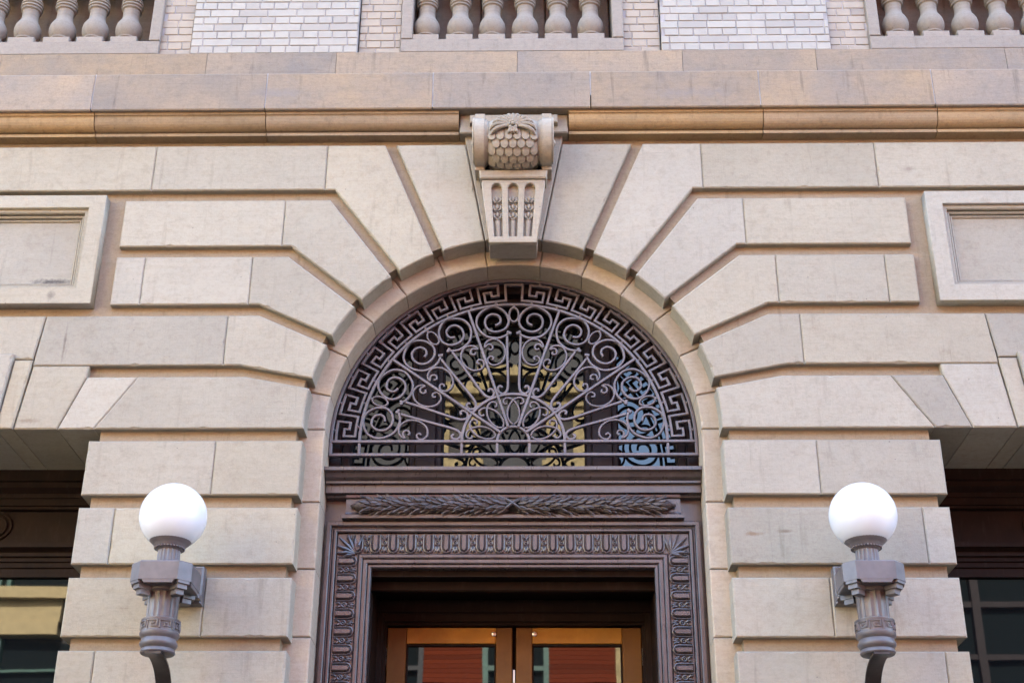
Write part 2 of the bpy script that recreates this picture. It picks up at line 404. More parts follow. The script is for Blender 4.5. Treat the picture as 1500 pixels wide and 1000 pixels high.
for s in (-1, 1):
    def mir(p): return [(s*x, z) for x, z in p]
    for n in (3, 4, 5, 6, 7):
        z0 = zn(n); zt = zn(n+1)-GR if n < 7 else 7.045
        # lower side
        if n == 3: low = [(RA, z0)]; a_lo = math.degrees(math.asin((z0-ZC)/RA)) ; low = [(RA*math.cos(R(a_lo)), z0)]
        else:
            p, a_lo = on_arc(JA[n], GH); k = ray_at_z(JA[n], GH, z0); low = [p, k]
        p, a_hi = on_arc(JA[n+1], -GH); k2 = ray_at_z(JA[n+1], -GH, zt)
        arcp = arcpts(a_hi, a_lo)
        if n == 3:
            # one long springer that ends on a slanting joint against the window lintel
            xb, xt = 2.567, 2.335
            stone(mir(low[:1] + [(xb-.0013, z0), (xt-.0013, zt), k2] + arcp), .16, c=.006)
            stone(mir([(xb+.0013, z0), (2.79, z0), (2.655, zt), (xt+.0013, zt)]), .76)
            stone(mir([(2.796, z0), (3.062, z0), (3.005, zn(4)-.002), (2.651, zn(4)-.002), (2.661, zt)]), .76)
        else:
            j = VJ[n]
            stone(mir(low + [(j-.0013, z0), (j-.0013, zt), k2] + arcp if k2[0] < j-.01 else low + [(j-.0013, z0), (j-.0013, zt)] + arcp), .16)
            if n == 4:
                stone(mir([(j+.0013, z0), (3.010, z0), (2.972, zt), (j+.0013, zt)]), .10)
                stone(mir([(3.016, z0+.045), (4.48, z0+.045), (4.53, zt), (2.978, zt)]), .10)
                stone(mir([(4.49, z0), (7.2, z0), (7.2, zt), (4.54, zt)]), .10)
            elif n == 5:
                hj = [j, 2.39, OUT[n]]
                for a, c in zip(hj[:-1], hj[1:]): stone(mir([(a+.0013, z0), (c-(.0013 if c != hj[-1] else 0), z0), (c-(.0013 if c != hj[-1] else 0), zt), (a+.0013, zt)]), .10)
            elif n == 6:
                stone(mir([(j+.0013, z0), (OUT[n], z0), (OUT[n], zt), (j+.0013, zt)]), .10)
            elif n == 7:
                xs = [j, 2.415, 3.56, 4.75, 5.9, 7.2]
                for a, c in zip(xs[:-1], xs[1:]): stone(mir([(a+.0013, z0), (c-.0013, z0), (c-.0013, zt), (a+.0013, zt)]), .10)
    # voussoir beside the keystone
    p, a_lo = on_arc(JA[8], GH); k = ray_at_z(JA[8], GH, 7.045)
    kx = lambda z: .185 + (z-6.28)*(.337-.185)/(7.13-6.28)
    a_hi = 81.5
    stone(mir([p, k, (kx(7.045)+.004, 7.045)] + arcpts(a_hi, a_lo)), .16)
    # window lintel keystone and its flank
    stone(mir([(3.068, zn(3)), (3.17, zn(3)), (3.125, zn(4)+.035), (3.012, zn(4)+.035)]), .76, -.008)
    stone(mir([(3.176, zn(3)), (4.324, zn(3)), (4.37, zn(4)+.07), (3.13, zn(4)+.07)]), .76, -.03)
    stone(mir([(4.33, zn(3)), (4.432, zn(3)), (4.488, zn(4)+.035), (4.375, zn(4)+.035)]), .76, -.008)
    stone(mir([(4.438, zn(3)), (7.2, zn(3)), (7.2, zn(4)-.004), (4.495, zn(4)-.004)]), .76)
    for n in range(-8, 3):
        stone(mir([(4.915, zn(n)), (7.2, zn(n)), (7.2, zn(n+1)-GR), (4.915, zn(n+1)-GR)]), .74)
    # filler right of the relief panel
    stone(mir([(4.9, zn(5)), (7.2, zn(5)), (7.2, zn(7)-GR), (4.9, zn(7)-GR)]), .10)

# relief panels --------------------------------------------------------------
for s in (-1, 1):
    rp = empty('relief_panel', (s*3.75, 0, 5.83), bld)
    def rect(x0, x1, z0, z1): return [(x0, z0), (x1, z0), (x1, z1), (x0, z1)]
    cx = s*3.75; hw = 1.052
    o = plate('frame', [rect(cx-hw, cx+hw, 5.83, 6.632), rect(cx-hw+.10, cx+hw-.10, 5.935, 6.545)[::-1]], -.035, .06, STONE, None, .004); o.parent = rp; o.location = (-cx, 0, -5.83)
    q = MB()
    for k, (ins, y) in enumerate(((.10, -.012), (.135, .012), (.155, .03))):      # stepped moulding
        a = (cx-hw+ins, cx+hw-ins, 5.835+ins, 6.645-ins)
        w = .034 if k == 0 else .02
        q.ribbon([(a[0]+w/2, a[2]+w/2), (a[1]-w/2, a[2]+w/2), (a[1]-w/2, a[3]-w/2), (a[0]+w/2, a[3]-w/2)], w-.002, y, .07, closed=True, c=.007)
    o = q.build('moulding', STONE, rp); o.location = (-cx, 0, -5.83)
    q = MB(); q.box(cx-hw+.12, cx+hw-.12, .044, .1, 5.95, 6.53); o = q.build('sunk_field', STONE, rp); o.location = (-cx, 0, -5.83)

# inner ring of the arch and its jambs ------------------------------------------
q = MB()
aj = [0, 11.2, 25.27, 39.35, 53.5, 67.6, 81.5, 98.5, 112.4, 126.5, 140.65, 154.73, 168.8, 180]
for a0, a1 in zip(aj[:-1], aj[1:]):
    g0, g1 = a0+.1, a1-.1; n = 9
    q.prism(arc(RI, g0, g1, n) + arc(RC+.035, g1, g0, n), .15, .40, .006, jit=.0012, sub=.05)
for s in (-1, 1):
    zj = [-.05, .2, .66, 1.09, 1.55, 2.0, 2.41, 2.84, 3.27, 3.725, 4.133, 4.553, ZC]
    for z0, z1 in zip(zj[:-1], zj[1:]):
        q.prism([(s*RI, z0+.002), (s*(RC+.035), z0+.002), (s*(RC+.035), z1-.002), (s*RI, z1-.002)], .15, .40, .006, jit=.0012, sub=.05)
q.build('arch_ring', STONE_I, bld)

# keystone with a carved console -----------------------------------------------
ks = empty('keystone', (0, -.05, 6.25), bld)
def kput(o): o.parent = ks; o.location = (0, .05, -6.25); return o
q = MB()
ka = math.degrees(math.acos(.181/RA))
q.prism([(-kx(6.28)+.004, ZC+RA*math.sin(R(ka)))] + [(x, ZC+math.sqrt(RA*RA-x*x)) for x in (-.1, 0, .1)] + [(kx(6.28)-.004, ZC+RA*math.sin(R(ka))), (kx(7.235), 7.235), (-kx(7.235), 7.235)], -.006, .16, .006, jit=.001, sub=.04)
q.prism([(-.365, 7.10), (.365, 7.10), (.365, 7.246), (-.365, 7.246)], -.055, .05, .008)
q.prism([(-.295, 7.150), (.295, 7.150), (.295, 7.215), (-.295, 7.215)], -.105, .05, .008)
kput(q.build('backing_block', CARVE, ks))
q = MB()                                                       # tapering lower body and shelf
q.prism([(-.152, 6.215), (.152, 6.215), (.207, 6.70), (-.207, 6.70)], -.085, .1, .004)
q.prism([(-.218, 6.690), (.218, 6.690), (.225, 6.755), (-.225, 6.755)], -.135, .1, .008)
q.prism([(-.205, 6.66), (.205, 6.66), (.209, 6.692), (-.209, 6.692)], -.115, .1, .008)
kput(q.build('console_body', CARVE, ks))
fl = []
for cxf in (-.108, 0, .108):
    def fx(z, cxf=cxf): return cxf*(.86 + .16*(z-6.25)/.4)
    hw = .039; top = 6.622
    lp = [(fx(6.25)-hw*.85, 6.25), (fx(6.25)+hw*.85, 6.25)]
    lp += [(fx(top)+hw*math.cos(R(a)), top+hw*math.sin(R(a))) for a in range(0, 181, 15)]
    fl.append(lp[::-1])
kput(plate('fluted_panel', [[(-.150, 6.215), (.150, 6.215), (.203, 6.658), (-.203, 6.658)]] + fl, -.122, -.08, CARVE, ks, .005))
q = MB()
for cxf in (-.108, 0, .108):
    for zz in (6.415, 6.475, 6.535):                            # husks in the flutes
        x = cxf*(.86 + .16*(zz-6.25)/.4)
        q.ball((x, -.100, zz+.012), .011, 8, 6, (1, 1.1, 1.9))
        for s in (-1, 1):
            q.tube([(x+s*.004, -.100, zz-.014), (x+s*.016, -.106, zz-.012), (x+s*.025, -.106, zz+.002), (x+s*.022, -.106, zz+.018), (x+s*.028, -.104, zz+.024)], [.005, .007, .007, .006, .003], 6)
    x0, x1 = cxf*.86, cxf*.93
    q.tube([(x0, -.088, 6.255), ((x0+x1)/2, -.088, 6.32), (x1, -.088, 6.385)], [.018, .019, .020], 10)
    q.ball((x1, -.096, 6.39), .016, 8, 6, (1.2, 1, .5))
kput(q.build('husk_ornament', CARVE, ks))
YS, ZS = -.155, 6.945
q = MB()                                                       # scroll drum and its side bands
def cyl(q, x0, x1, r0, r1, seg=48):
    vs = []
    for x, r in ((x0, r0), (x1, r1)):
        vs += [(x, YS - r*math.sin(2*math.pi*k/seg), ZS + r*math.cos(2*math.pi*k/seg)) for k in range(seg)]
    q.add(vs, [[k, (k+1) % seg, seg+(k+1) % seg, seg+k] for k in range(seg)] + [list(range(seg))[::-1], list(range(seg, 2*seg))], True)
rb = lambda x: .142 + .032*(1-(x/.165)**2)
xs = [-.165 + .33*i/12 for i in range(13)]
for i in range(12): cyl(q, xs[i], xs[i+1], rb(xs[i]), rb(xs[i+1]))
kput(q.build('scroll_drum', CARVE, ks))
for s in (-1, 1):
    q = MB()
    cyl(q, s*.163, s*.174, .149, .149); cyl(q, s*.174, s*.188, .158, .158); cyl(q, s*.188, s*.252, .167, .167)
    x0, x1 = sorted((s*.188, s*.252))
    q.box(x0, x1, YS-.167*.64, .0, ZS+.06, ZS+.167*.985, .004)
    q.box(x0, x1, -.13, .0, ZS-.19, ZS+.06, .004)
    # volute spiral on the outer cheek
    pts = []
    for i in range(60):
        t = i/59; a = t*math.pi*4.2; r = .15*(1-t)+.02
        pts.append((s*.258, YS - r*math.sin(a), ZS + r*math.cos(a)))
    q.tube(pts, .009, 6)
    q.ball((s*.257, YS, ZS), .025, 10, 8)
    kput(q.build('volute_band', CARVE, ks))
q = MB()                                                       # overlapping scales on the drum
def drum(x, ph, h): 
    r = rb(max(-.165, min(.165, x))) + h; return (x, YS - r*math.sin(ph), ZS + r*math.cos(ph))
rows = 7; PHP = 16.5
for rI in range(rows):
    ph0 = R(104 + rI*PHP)
    ncol = 7; w = .33/6
    for c in range(ncol + (rI % 2)):
        xc = -.165 + w*(c + (.25 if rI % 2 == 0 else -.25)) + w*.25
        if xc < -.160 or xc > .160: continue
        vs = []; fs = []
        N = 8
        outl = [(-.49, -.95), (-.49, .28)] + [(-.49*math.cos(R(a)), .28 + .52*math.sin(R(a))) for a in range(15, 166, 15)] + [(.49, .28), (.49, -.95)]
        ring = []
        for (u, v) in outl:
            hh = .002 + .020*(v+.95)/1.75
            xx = max(-.163, min(.163, xc + u*w))
            ring.append((xx, ph0 + v*R(PHP), hh))
        n = len(ring)
        for (x, ph, h) in ring: vs.append(drum(x, ph, -.01))
        for (x, ph, h) in ring: vs.append(drum(x, ph, h-.003))
        for (x, ph, h) in ring: vs.append(drum(xc+(x-xc)*.82, ph0 + (ph-ph0)*.9, h+.004))
        cc = len(vs); vs.append(drum(xc, ph0+R(3), .021))
        fs = [[i, (i+1) % n, n+(i+1) % n, n+i] for i in range(n)] + [[n+i, n+(i+1) % n, 2*n+(i+1) % n, 2*n+i] for i in range(n)] + [[2*n+i, 2*n+(i+1) % n, cc] for i in range(n)]
        q.add(vs, fs)
kput(q.build('scale_ornament', CARVE, ks))
q = MB()                                                       # rosette and curling leaves over the top
RP = 86
for k in range(8):
    a = 2*math.pi*k/8; q.ball(drum(.024*math.cos(a), R(RP)+.15*math.sin(a), .026), .0125, 8, 6, (1, 1, 1.1))
q.ball(drum(0, R(RP), .036), .013, 10, 8)
for k in (-1.5, -.5, .5, 1.5): q.tube([drum(.010*k, R(RP+8), .026), drum(.016*k, R(RP+15), .028), drum(.022*k, R(RP+21), .016)], [.010, .011, .003], 6)
for k in range(13):
    th = R(-102 + 17*k); L = .075 + .045*abs(math.sin(th))**2
    dx, dp = math.sin(th), -math.cos(th)
    def P_(f, h, c=0.0): return drum(max(-.160, min(.160, dx*(.02+L*f))), R(RP) + dp*(.02+L*f)*5.2 + c, h)
    sg = 1 if abs(th) > .3 else .4
    q.tube([P_(.0, .016), P_(.35, .030), P_(.7, .036, .02*sg), P_(.95, .032, .08*sg), P_(1.08, .020, .16*sg), P_(1.0, .006, .2*sg)], [.008, .013, .0145, .013, .009, .004], 7)
kput(q.build('rosette', CARVE, ks))

# string course, fascia and ledge ------------------------------------------------
mj = [-8.5, -7.4, -6.25, -5.1, -3.98, -2.84, -1.676, -.368]
def run(xs, prof, name, m, gap=.003):
    for a, c in zip(xs[:-1], xs[1:]):
        q = MB(); q.extr_x(prof, a+gap, c-gap); q.build(name, m, bld)
cyma = [(-.104, 7.246), (-.104, 7.228), (-.096, 7.224)] + [(-.092+.086*(1-math.cos(R(t)))**1.15*.86, 7.218-.084*math.sin(R(t))) for t in (0, 12, 25, 38, 50, 62, 75, 88)] + [(-.002, 7.128), (-.030, 7.125), (-.030, 7.103), (.045, 7.098), (.049, 7.246)]
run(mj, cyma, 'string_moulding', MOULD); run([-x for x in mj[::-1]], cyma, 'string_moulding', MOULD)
fj = [-8.5, -7.5, -6.35, -5.2, -4.03, -2.861, -1.681, -.548, .519, 1.658, 2.823, 3.98, 5.15, 6.3, 7.4, 8.5]
fasc = [(-.134, 7.255), (-.128, 7.247), (.049, 7.247), (.049, 7.60), (-.02, 7.60), (-.128, 7.544), (-.134, 7.536)]
run(fj, fasc, 'fascia_block', LEDGE, .004)
for x in fj[1:-1]:
    q = MB(); q.box(x-.0042, x+.0042, -.1285, 0, 7.262 if abs(x-.519) > .05 else 7.35, 7.545); q.build('joint_sealant', SEAL, bld)
lj = [-8.5, -7.3, -6.2, -5.1, -3.6, -2.151, -1.243, .02, 1.168, 2.093, 3.4, 4.9, 6.2, 7.3, 8.5]
run(lj, [(.0, 7.57), (.06, 7.57), (.06, 7.825), (.006, 7.825), (.0, 7.819)], 'ledge_block', LEDGE, .0015)

# brickwork and balustrades above ---------------------------------------------------
def brick_field(x0, x1, z0, z1, yf, m, name='brick_pier', pattern=0):
    q = MB(); h = .0645; j = .006; row = 0; z = z0
    while z < z1:
        L = .205 if (row + pattern) % 2 else .102
        x = x0 - (random.uniform(.2, .8)*L if row else .4*L)
        while x < x1:
            a, c = max(x, x0), min(x+L*random.uniform(.985, 1.0), x1)
            if c-a > .03: q.prism([(a, z), (c-j, z), (c-j, z+h-j), (a, z+h-j)], yf+random.uniform(-.0015, .0015), yf+.08, .003)
            x += L
        z += h; row += 1
    o = q.build(name, m, bld)
    q = MB(); q.box(x0+.002, x1-.002, yf+.005, yf+.3, z0-.02, z1); q.build('mortar_bed', MORTAR, bld)
    return o
ZB, ZT = 7.83, 9.6
for x0, x1 in ((-2.279, -1.102), (1.031, 2.211)): brick_field(x0, x1, ZB, ZT, .01, BRICK)
for x0, x1 in ((-2.51, -2.284), (-1.097, -.800), (.765, 1.026), (2.216, 2.49)): brick_field(x0, x1, ZB, ZT, .045, BRICK_B, pattern=1)
for s in (-1, 1):
    x0, x1 = sorted((s*4.37, s*8.5)); brick_field(x0, x1, ZB, ZT, .03, BRICK)
q = MB(); q.box(-9, 9, .31, 1.6, 9.6, 11.5); q.box(-9, 9, .7, 1.6, 7.6, 9.6); q.build('upper_wall', BRICK_B, bld)
BAL_P = [(.072, 8.000), (.072, 8.012), (.080, 8.018), (.080, 8.028), (.070, 8.034), (.074, 8.040), (.086, 8.060), (.094, 8.090), (.095, 8.115), (.090, 8.145), (.078, 8.172), (.064, 8.195), (.058, 8.225), (.058, 8.26), (.060, 8.285), (.072, 8.292), (.074, 8.302), (.066, 8.308), (.078, 8.316), (.078, 8.326), (.066, 8.334)]
BAL_P = BAL_P + [(r, 8.668-(z-8.0)) for r, z in BAL_P[::-1]]
bal_me = None
for x0, x1, xs in ((-.722, .690, [-.63, -.391, -.161, .073, .307, .54]), (-4.29, -2.585, [-4.0, -3.753, -3.506, -3.253, -3.015, -2.773]), (2.565, 4.29, [2.707, 2.958, 3.2, 3.446, 3.69, 3.93])):
    cxb = (x0+x1)/2
    bs = empty('balustrade', (cxb, .12, 7.83), bld)
    def bput(o): o.parent = bs; o.location = (-cxb, -.12, -7.83); return o
    q = MB()
    q.box(x0-.078, x1+.078, .012, .34, 7.832, 7.945, .005)
    bput(q.build('base_rail', TRIM, bs))
    for xa in (x0-.078, x1):
        q = MB(); q.box(xa, xa+.078, .012, .3, 7.95, 9.6, .005); bput(q.build('side_frame', TRIM, bs))
    q = MB(); q.box(x0, x1, .03, .3, 8.72, 8.85, .01); bput(q.build('top_rail', TRIM, bs))
    q = MB()
    xe = x0
    while xe < x1-.02:
        xn = min(xe+.47, x1); q.prism([(xe+.004, 7.94), (xn-.004, 7.94), (xn-.004, 9.6), (xe+.004, 9.6)], .30, .6, .006); xe = xn
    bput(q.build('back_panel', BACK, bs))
    for x in xs:
        if bal_me is None:
            q = MB(); q.lathe(BAL_P, 0, 0, 28); q.box(-.094, .094, -.094, .094, 7.946, 7.999, .005); q.box(-.094, .094, -.094, .094, 8.668, 8.722, .005)
            o = q.build('baluster', TRIM, bs); bal_me = o.data
        else:
            o = bpy.data.objects.new('baluster', bal_me); col.objects.link(o); o.parent = bs
        o.location = (x-cxb, 0, -7.83); o.rotation_euler = (0, 0, 0)

# lunette window behind the grille ----------------------------------------------------
lw = empty('lunette_window', (0, .5, 4.83), bld)
def lput(o): o.parent = lw; o.location = (0, -.5, -4.83); return o
q = MB()
q.prism(arc(1.10, 0, 180, 40) + [(-1.10, 4.80), (-1.21, 4.80)] + arc(1.21, 180, 0, 40) + [(1.21, 4.80), (1.10, 4.80)], .42, .62, .01)
q.prism(arc(1.05, 0, 180, 40) + [(-1.05, 4.80), (-1.11, 4.80)] + arc(1.11, 180, 0, 40) + [(1.11, 4.80), (1.05, 4.80)], .50, .64, .01)
lput(q.build('frame', WOOD_BK, lw))
for s in (-1, 1):
    q = MB(); x0, x1 = sorted((s*.46, s*.68)); q.box(x0, x1, .53, .645, 4.80, 6.0, .012)
    x0, x1 = sorted((s*.50, s*.64)); q.box(x0, x1, .505, .55, 4.80, 6.0, .01); lput(q.build('mullion', WOOD_BK, lw))
q = MB(); q.prism(arc(1.07, 0, 180, 40) + [(-1.07, 4.81), (1.07, 4.81)], .60, .63); lput(q.build('pane', GLASS, lw))

# door surround --------------------------------------------------------------------------
ds = empty('door_surround', (0, .4, 0), bld)
def dput(o): o.parent = ds; o.location = (0, -.4, 0); return o
OX = 1.19
q = MB()
q.prism([(-OX, 0), (-.93, 0), (-.93, 4.22), (.93, 4.22), (.93, 0), (OX, 0), (OX, 4.80), (-OX, 4.80)], .41, .60)
dput(q.build('back_board', WOOD, ds))
q = MB()
q.extr_x([(.42, 4.835), (.235, 4.805), (.235, 4.787), (.248, 4.782), (.254, 4.773), (.262, 4.758), (.278, 4.748), (.290, 4.742), (.290, 4.728), (.315, 4.724), (.315, 4.674), (.36, 4.670), (.365, 4.658), (.42, 4.65)], -1.165, 1.165)
q.extr_x([(.42, 4.838), (.222, 4.812), (.222, 4.790), (.42, 4.790)], -1.185, 1.185)
dput(q.build('cornice', WOOD, ds))
q = MB()                                                         # frieze tablet with flaring foot
q.extr_x([(.42, 4.66), (.318, 4.66), (.320, 4.645), (.334, 4.637), (.334, 4.553), (.331, 4.545), (.324, 4.537), (.316, 4.532), (.316, 4.512), (.42, 4.505)], -1.035, 1.035)
q.extr_x([(.42, 4.531), (.314, 4.531), (.314, 4.510), (.42, 4.504)], -1.055, 1.055)
dput(q.build('frieze_tablet', WOOD, ds))
# architrave frame: profile swept round the opening (insets measured from the outer edge)
def arch_frame(q, ins0, ins1, y0, y1, ox=1.152, zt=4.503):
    q.prism([(-(ox-ins0), 0), (-(ox-ins1), 0), (-(ox-ins1), zt-ins1), (ox-ins1, zt-ins1), (ox-ins1, 0), (ox-ins0, 0), (ox-ins0, zt-ins0), (-(ox-ins0), zt-ins0)], y0, y1, .006)
q = MB()
arch_frame(q, 0, .032, .352, .45); arch_frame(q, .030, .046, .372, .45); arch_frame(q, .046, .068, .362, .45)
arch_frame(q, .068, .205, .385, .45)
arch_frame(q, .205, .232, .372, .45); arch_frame(q, .232, .262, .384, .45); arch_frame(q, .262, .285, .398, .46)
dput(q.build('architrave', WOOD, ds))
q = MB()                                                         # carved tongue ornament round the frame
def tongue(q, px, pz, ang):
    """one tongue and one husk; local u along the band, w from the outer edge inwards (length .13)"""
    ca, sa = math.cos(ang), math.sin(ang); st = len(q.v)
    def loc(u, y, w): return (u, y, w)
    L = .118
    # tongue body: rounded pad
    ring = [(-.021, -.055), (.021, -.055), (.021, .030)] + [(.021*math.cos(R(a)), .030+.024*math.sin(R(a))) for a in range(30, 151, 30)] + [(-.021, .030)]
    n = len(ring); vs = [(u, .392, w) for u, w in ring] + [(u*.95, .372, w*.97) for u, w in ring] + [(u*.55, .361, w*.88) for u, w in ring]
    q.add(vs, [[i, (i+1) % n, n+(i+1) % n, n+i] for i in range(n)] + [[n+i, n+(i+1) % n, 2*n+(i+1) % n, 2*n+i] for i in range(n)] + [[2*n+i for i in range(n)]], True)
    q.tube([(-.029, .378, -.055), (-.029, .374, .032), (-.022, .372, .052), (0, .371, .062), (.022, .372, .052), (.029, .374, .032), (.029, .378, -.055)], .0055, 6)
    c = .0545
    q.tube([(c+.013*math.cos(R(a)), .374, -.002+.015*math.sin(R(a))) for a in range(0, 361, 40)], .0055, 6)
    q.ball((c, .376, -.002), .0065, 8, 6)
    for s in (-1, 1):
        q.tube([(c+s*.003, .378, -.022), (c+s*.011, .372, -.034), (c+s*.014, .374, -.052)], [.006, .007, .004], 6)
        q.tube([(c+s*.002, .380, .020), (c+s*.012, .373, .030), (c+s*.008, .374, .044), (c+s*.016, .376, .054)], [.005, .007, .006, .004], 6)
    q.ball((c, .376, .044), .009, 8, 6, (.8, 1, 2))
    q.map(lambda p: Vector((px + p.x*ca - p.z*sa, p.y, pz + p.x*sa + p.z*ca)), st)
zb = 4.503-.068-.068; xb = 1.152-.068-.068
nt_ = 18; pitch = .109
for i in range(nt_): tongue(q, (i-(nt_-1)/2)*pitch - .027, zb, math.pi)
for s in (-1, 1):
    z = zb-.115
    while z > 1.0:
        tongue(q, s*xb, z, s*math.pi/2); z -= pitch
for s in (-1, 1):                                                # corner leaf
    cx, cz = s*1.0, zb
    for k in range(7):
        a = R(-20 + 21.5*k); L = .085 + .03*(1-abs(k-3)/3)
        dx, dz = math.cos(a)*.5, math.sin(a)
        p0 = (s*(.965), .378, 4.303); d = Vector((math.cos(a), 0, math.sin(a)))
        p1 = (p0[0]+s*d.x*L*.6, .362, p0[2]+d.z*L*.6); p2 = (p0[0]+s*d.x*L*1.25, .378, p0[2]+d.z*L*1.25)
        q.tube([p0, p1, p2], [.006, .011, .005], 6)
dput(q.build('tongue_ornament', WOOD, ds))
q = MB()                                                         # laurel garland on the frieze
def leaf(q, base, d, nrm, L, W):
    d = Vector(d).normalized(); nrm = Vector(nrm).normalized(); sd = d.cross(nrm).normalized(); base = Vector(base)
    prof = [(0, .12), (.2, .62), (.45, 1.0), (.7, .78), (.88, .4), (1, .03)]
    vs = []; fs = []
    for t, w in prof:
        lift = .004 + .011*t
        c = base + d*L*t + nrm*(lift+.003)
        vs += [(c + sd*W*w*.5 - nrm*.006)[:], (c + sd*W*w*.25 + nrm*.002)[:], (c - nrm*.002 + nrm*.003)[:], (c - sd*W*w*.25 + nrm*.002)[:], (c - sd*W*w*.5 - nrm*.006)[:]]
    for i in range(len(prof)-1):
        for k in range(4): fs.append([i*5+k, i*5+k+1, (i+1)*5+k+1, (i+1)*5+k])
    q.add(vs, fs, True)
GY, GZ, GRd = .314, 4.588, .036
for s in (-1, 1):
    x = .03; row = 0
    q.tube([(s*x_, GY, GZ) for x_ in (0, .3, .6, .9)], [GRd*.95, GRd*.95, GRd*.93, GRd*.9], 14)
    while x < .90:
        for k in range(7):
            a = R(-150 + k*33 + (16 if row % 2 else 0))          # around the front of the roll
            ny, nz = -math.cos(a+R(50)), math.sin(a+R(50))
            jx = random.uniform(-.006, .006)
            leaf(q, (s*(x+jx), GY+ny*GRd*.9, GZ+nz*GRd*.9), (s*1, ny*.12, nz*.12+random.uniform(-.22, .22)), (0, ny, nz), .070, .030)
        x += .034; row += 1
    q.tube([(s*.915, GY, GZ), (s*.93, GY, GZ), (s*.94, GY, GZ)], [.041, .043, .038], 14)
    q.tube([(s*.94, GY, GZ), (s*.96, GY, GZ), (s*.985, GY, GZ)], [.037, .031, .011], 12)
    q.tube([(s*.98, GY, GZ), (s*.99, GY, GZ), (s*1.005, GY, GZ)], [.008, .014, .006], 8)
    q.tube([(s*(-.05)+s*.1*t/8, GY-math.sqrt(max(0, 1-((t-4)/4.6)**2))*(GRd+.012), GZ+(t-4)/4*GRd*.98) for t in range(9)], .010, 6)
dput(q.build('laurel_garland', BRONZE, ds))
q = MB()                                                         # deep reveal, soffit and transom bar
for s in (-1, 1):
    x0, x1 = sorted((s*.905, s*1.0)); q.box(x0, x1, .46, .97, 0, 4.17)
    x0, x1 = sorted((s*.872, s*.91)); q.box(x0, x1, .60, .97, 0, 4.14, .01)
    x0, x1 = sorted((s*.832, s*.9)); q.box(x0, x1, .94, 1.10, 0, 4.15, .01)
    x0, x1 = sorted((s*.815, s*.86)); q.box(x0, x1, .975, 1.12, 0, 4.06, .006)
q.box(-1.0, 1.0, .46, .97, 4.18, 4.30)
q.box(-.90, .90, .56, .60, 4.12, 4.185, .008)
q.box(-.90, .90, .93, 1.12, 4.085, 4.175, .012); q.box(-.84, .84, .945, 1.12, 4.03, 4.09, .008); q.box(-.84, .84, .96, 1.12, 4.013, 4.032, .005)
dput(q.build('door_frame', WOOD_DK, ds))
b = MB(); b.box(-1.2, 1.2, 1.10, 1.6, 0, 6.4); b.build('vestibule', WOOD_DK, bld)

# the two door leaves ------------------------------------------------------------------
for s in (-1, 1):
    dl = empty('door', (s*.815, 1.0, 0), bld)
    def pput(o): o.parent = dl; o.location = (-s*.815, -1.0, 0); return o
    def bx(q, a, c, *r):
        x0, x1 = sorted((s*a, s*c)); q.box(x0, x1, *r)
    XI, XO = .012, .812
    q = MB(); bx(q, XO-.122, XO, 1.0, 1.045, .62, 4.008, .004); pput(q.build('stile', STILEM, dl))
    q = MB(); bx(q, XI, XI+.104, 1.0, 1.045, .62, 4.008, .004); pput(q.build('stile', STILEM, dl))
    q = MB(); bx(q, XI+.105, XO-.123, 1.001, 1.045, 3.905, 4.008, .004); pput(q.build('top_rail', DOORM, dl))
    q = MB(); bx(q, XI+.105, XO-.123, 1.001, 1.045, .62, .95, .004); pput(q.build('bottom_rail', DOORM, dl))
    q = MB()
    bx(q, XI+.105, XO-.123, 1.008, 1.04, 3.888, 3.904, .003); bx(q, XO-.134, XO-.123, 1.008, 1.04, .96, 3.887, .003); bx(q, XI+.105, XI+.114, 1.008, 1.04, .96, 3.887, .003)
    pput(q.build('glazing_bead', WOOD_DK, dl))
    q = MB(); bx(q, XI+.105, XO-.123, 1.022, 1.034, .96, 3.90); pput(q.build('glass', GLASS, dl))
    q = MB(); st = len(q.v); q.lathe([(.0135, 0), (.016, .004), (.014, .012), (.006, .016)], 0, 0, 16)
    q.map(lambda p: Vector((s*.13+p.x, 1.0-p.z, 3.965+p.y)), st); pput(q.build('bolt_cap', STEEL, dl))
    for zh in (3.82, 2.6, 1.2):
        q = MB(); st = len(q.v)
        for k in range(4): q.lathe([(.008, .003+.0285*k), (.008, .0285*(k+1))], s*.822, .992, 12)
        q.map(lambda p: Vector((p.x, p.y, zh-.06+p.z)), st); pput(q.build('hinge', STEEL, dl))
    q = MB(); q.tube([(s*.075, 1.0, 1.75), (s*.075, .95, 1.77), (s*.075, .94, 1.9), (s*.075, .94, 2.2), (s*.075, .95, 2.33), (s*.075, 1.0, 2.35)], .013, 10); pput(q.build('handle', STEEL, dl))
q = MB(); q.box(-.006, .006, 1.015, 1.03, .65, 3.74); q.build('gap_strip', STRIPM, bld)  # white strip in the gap between the leaves

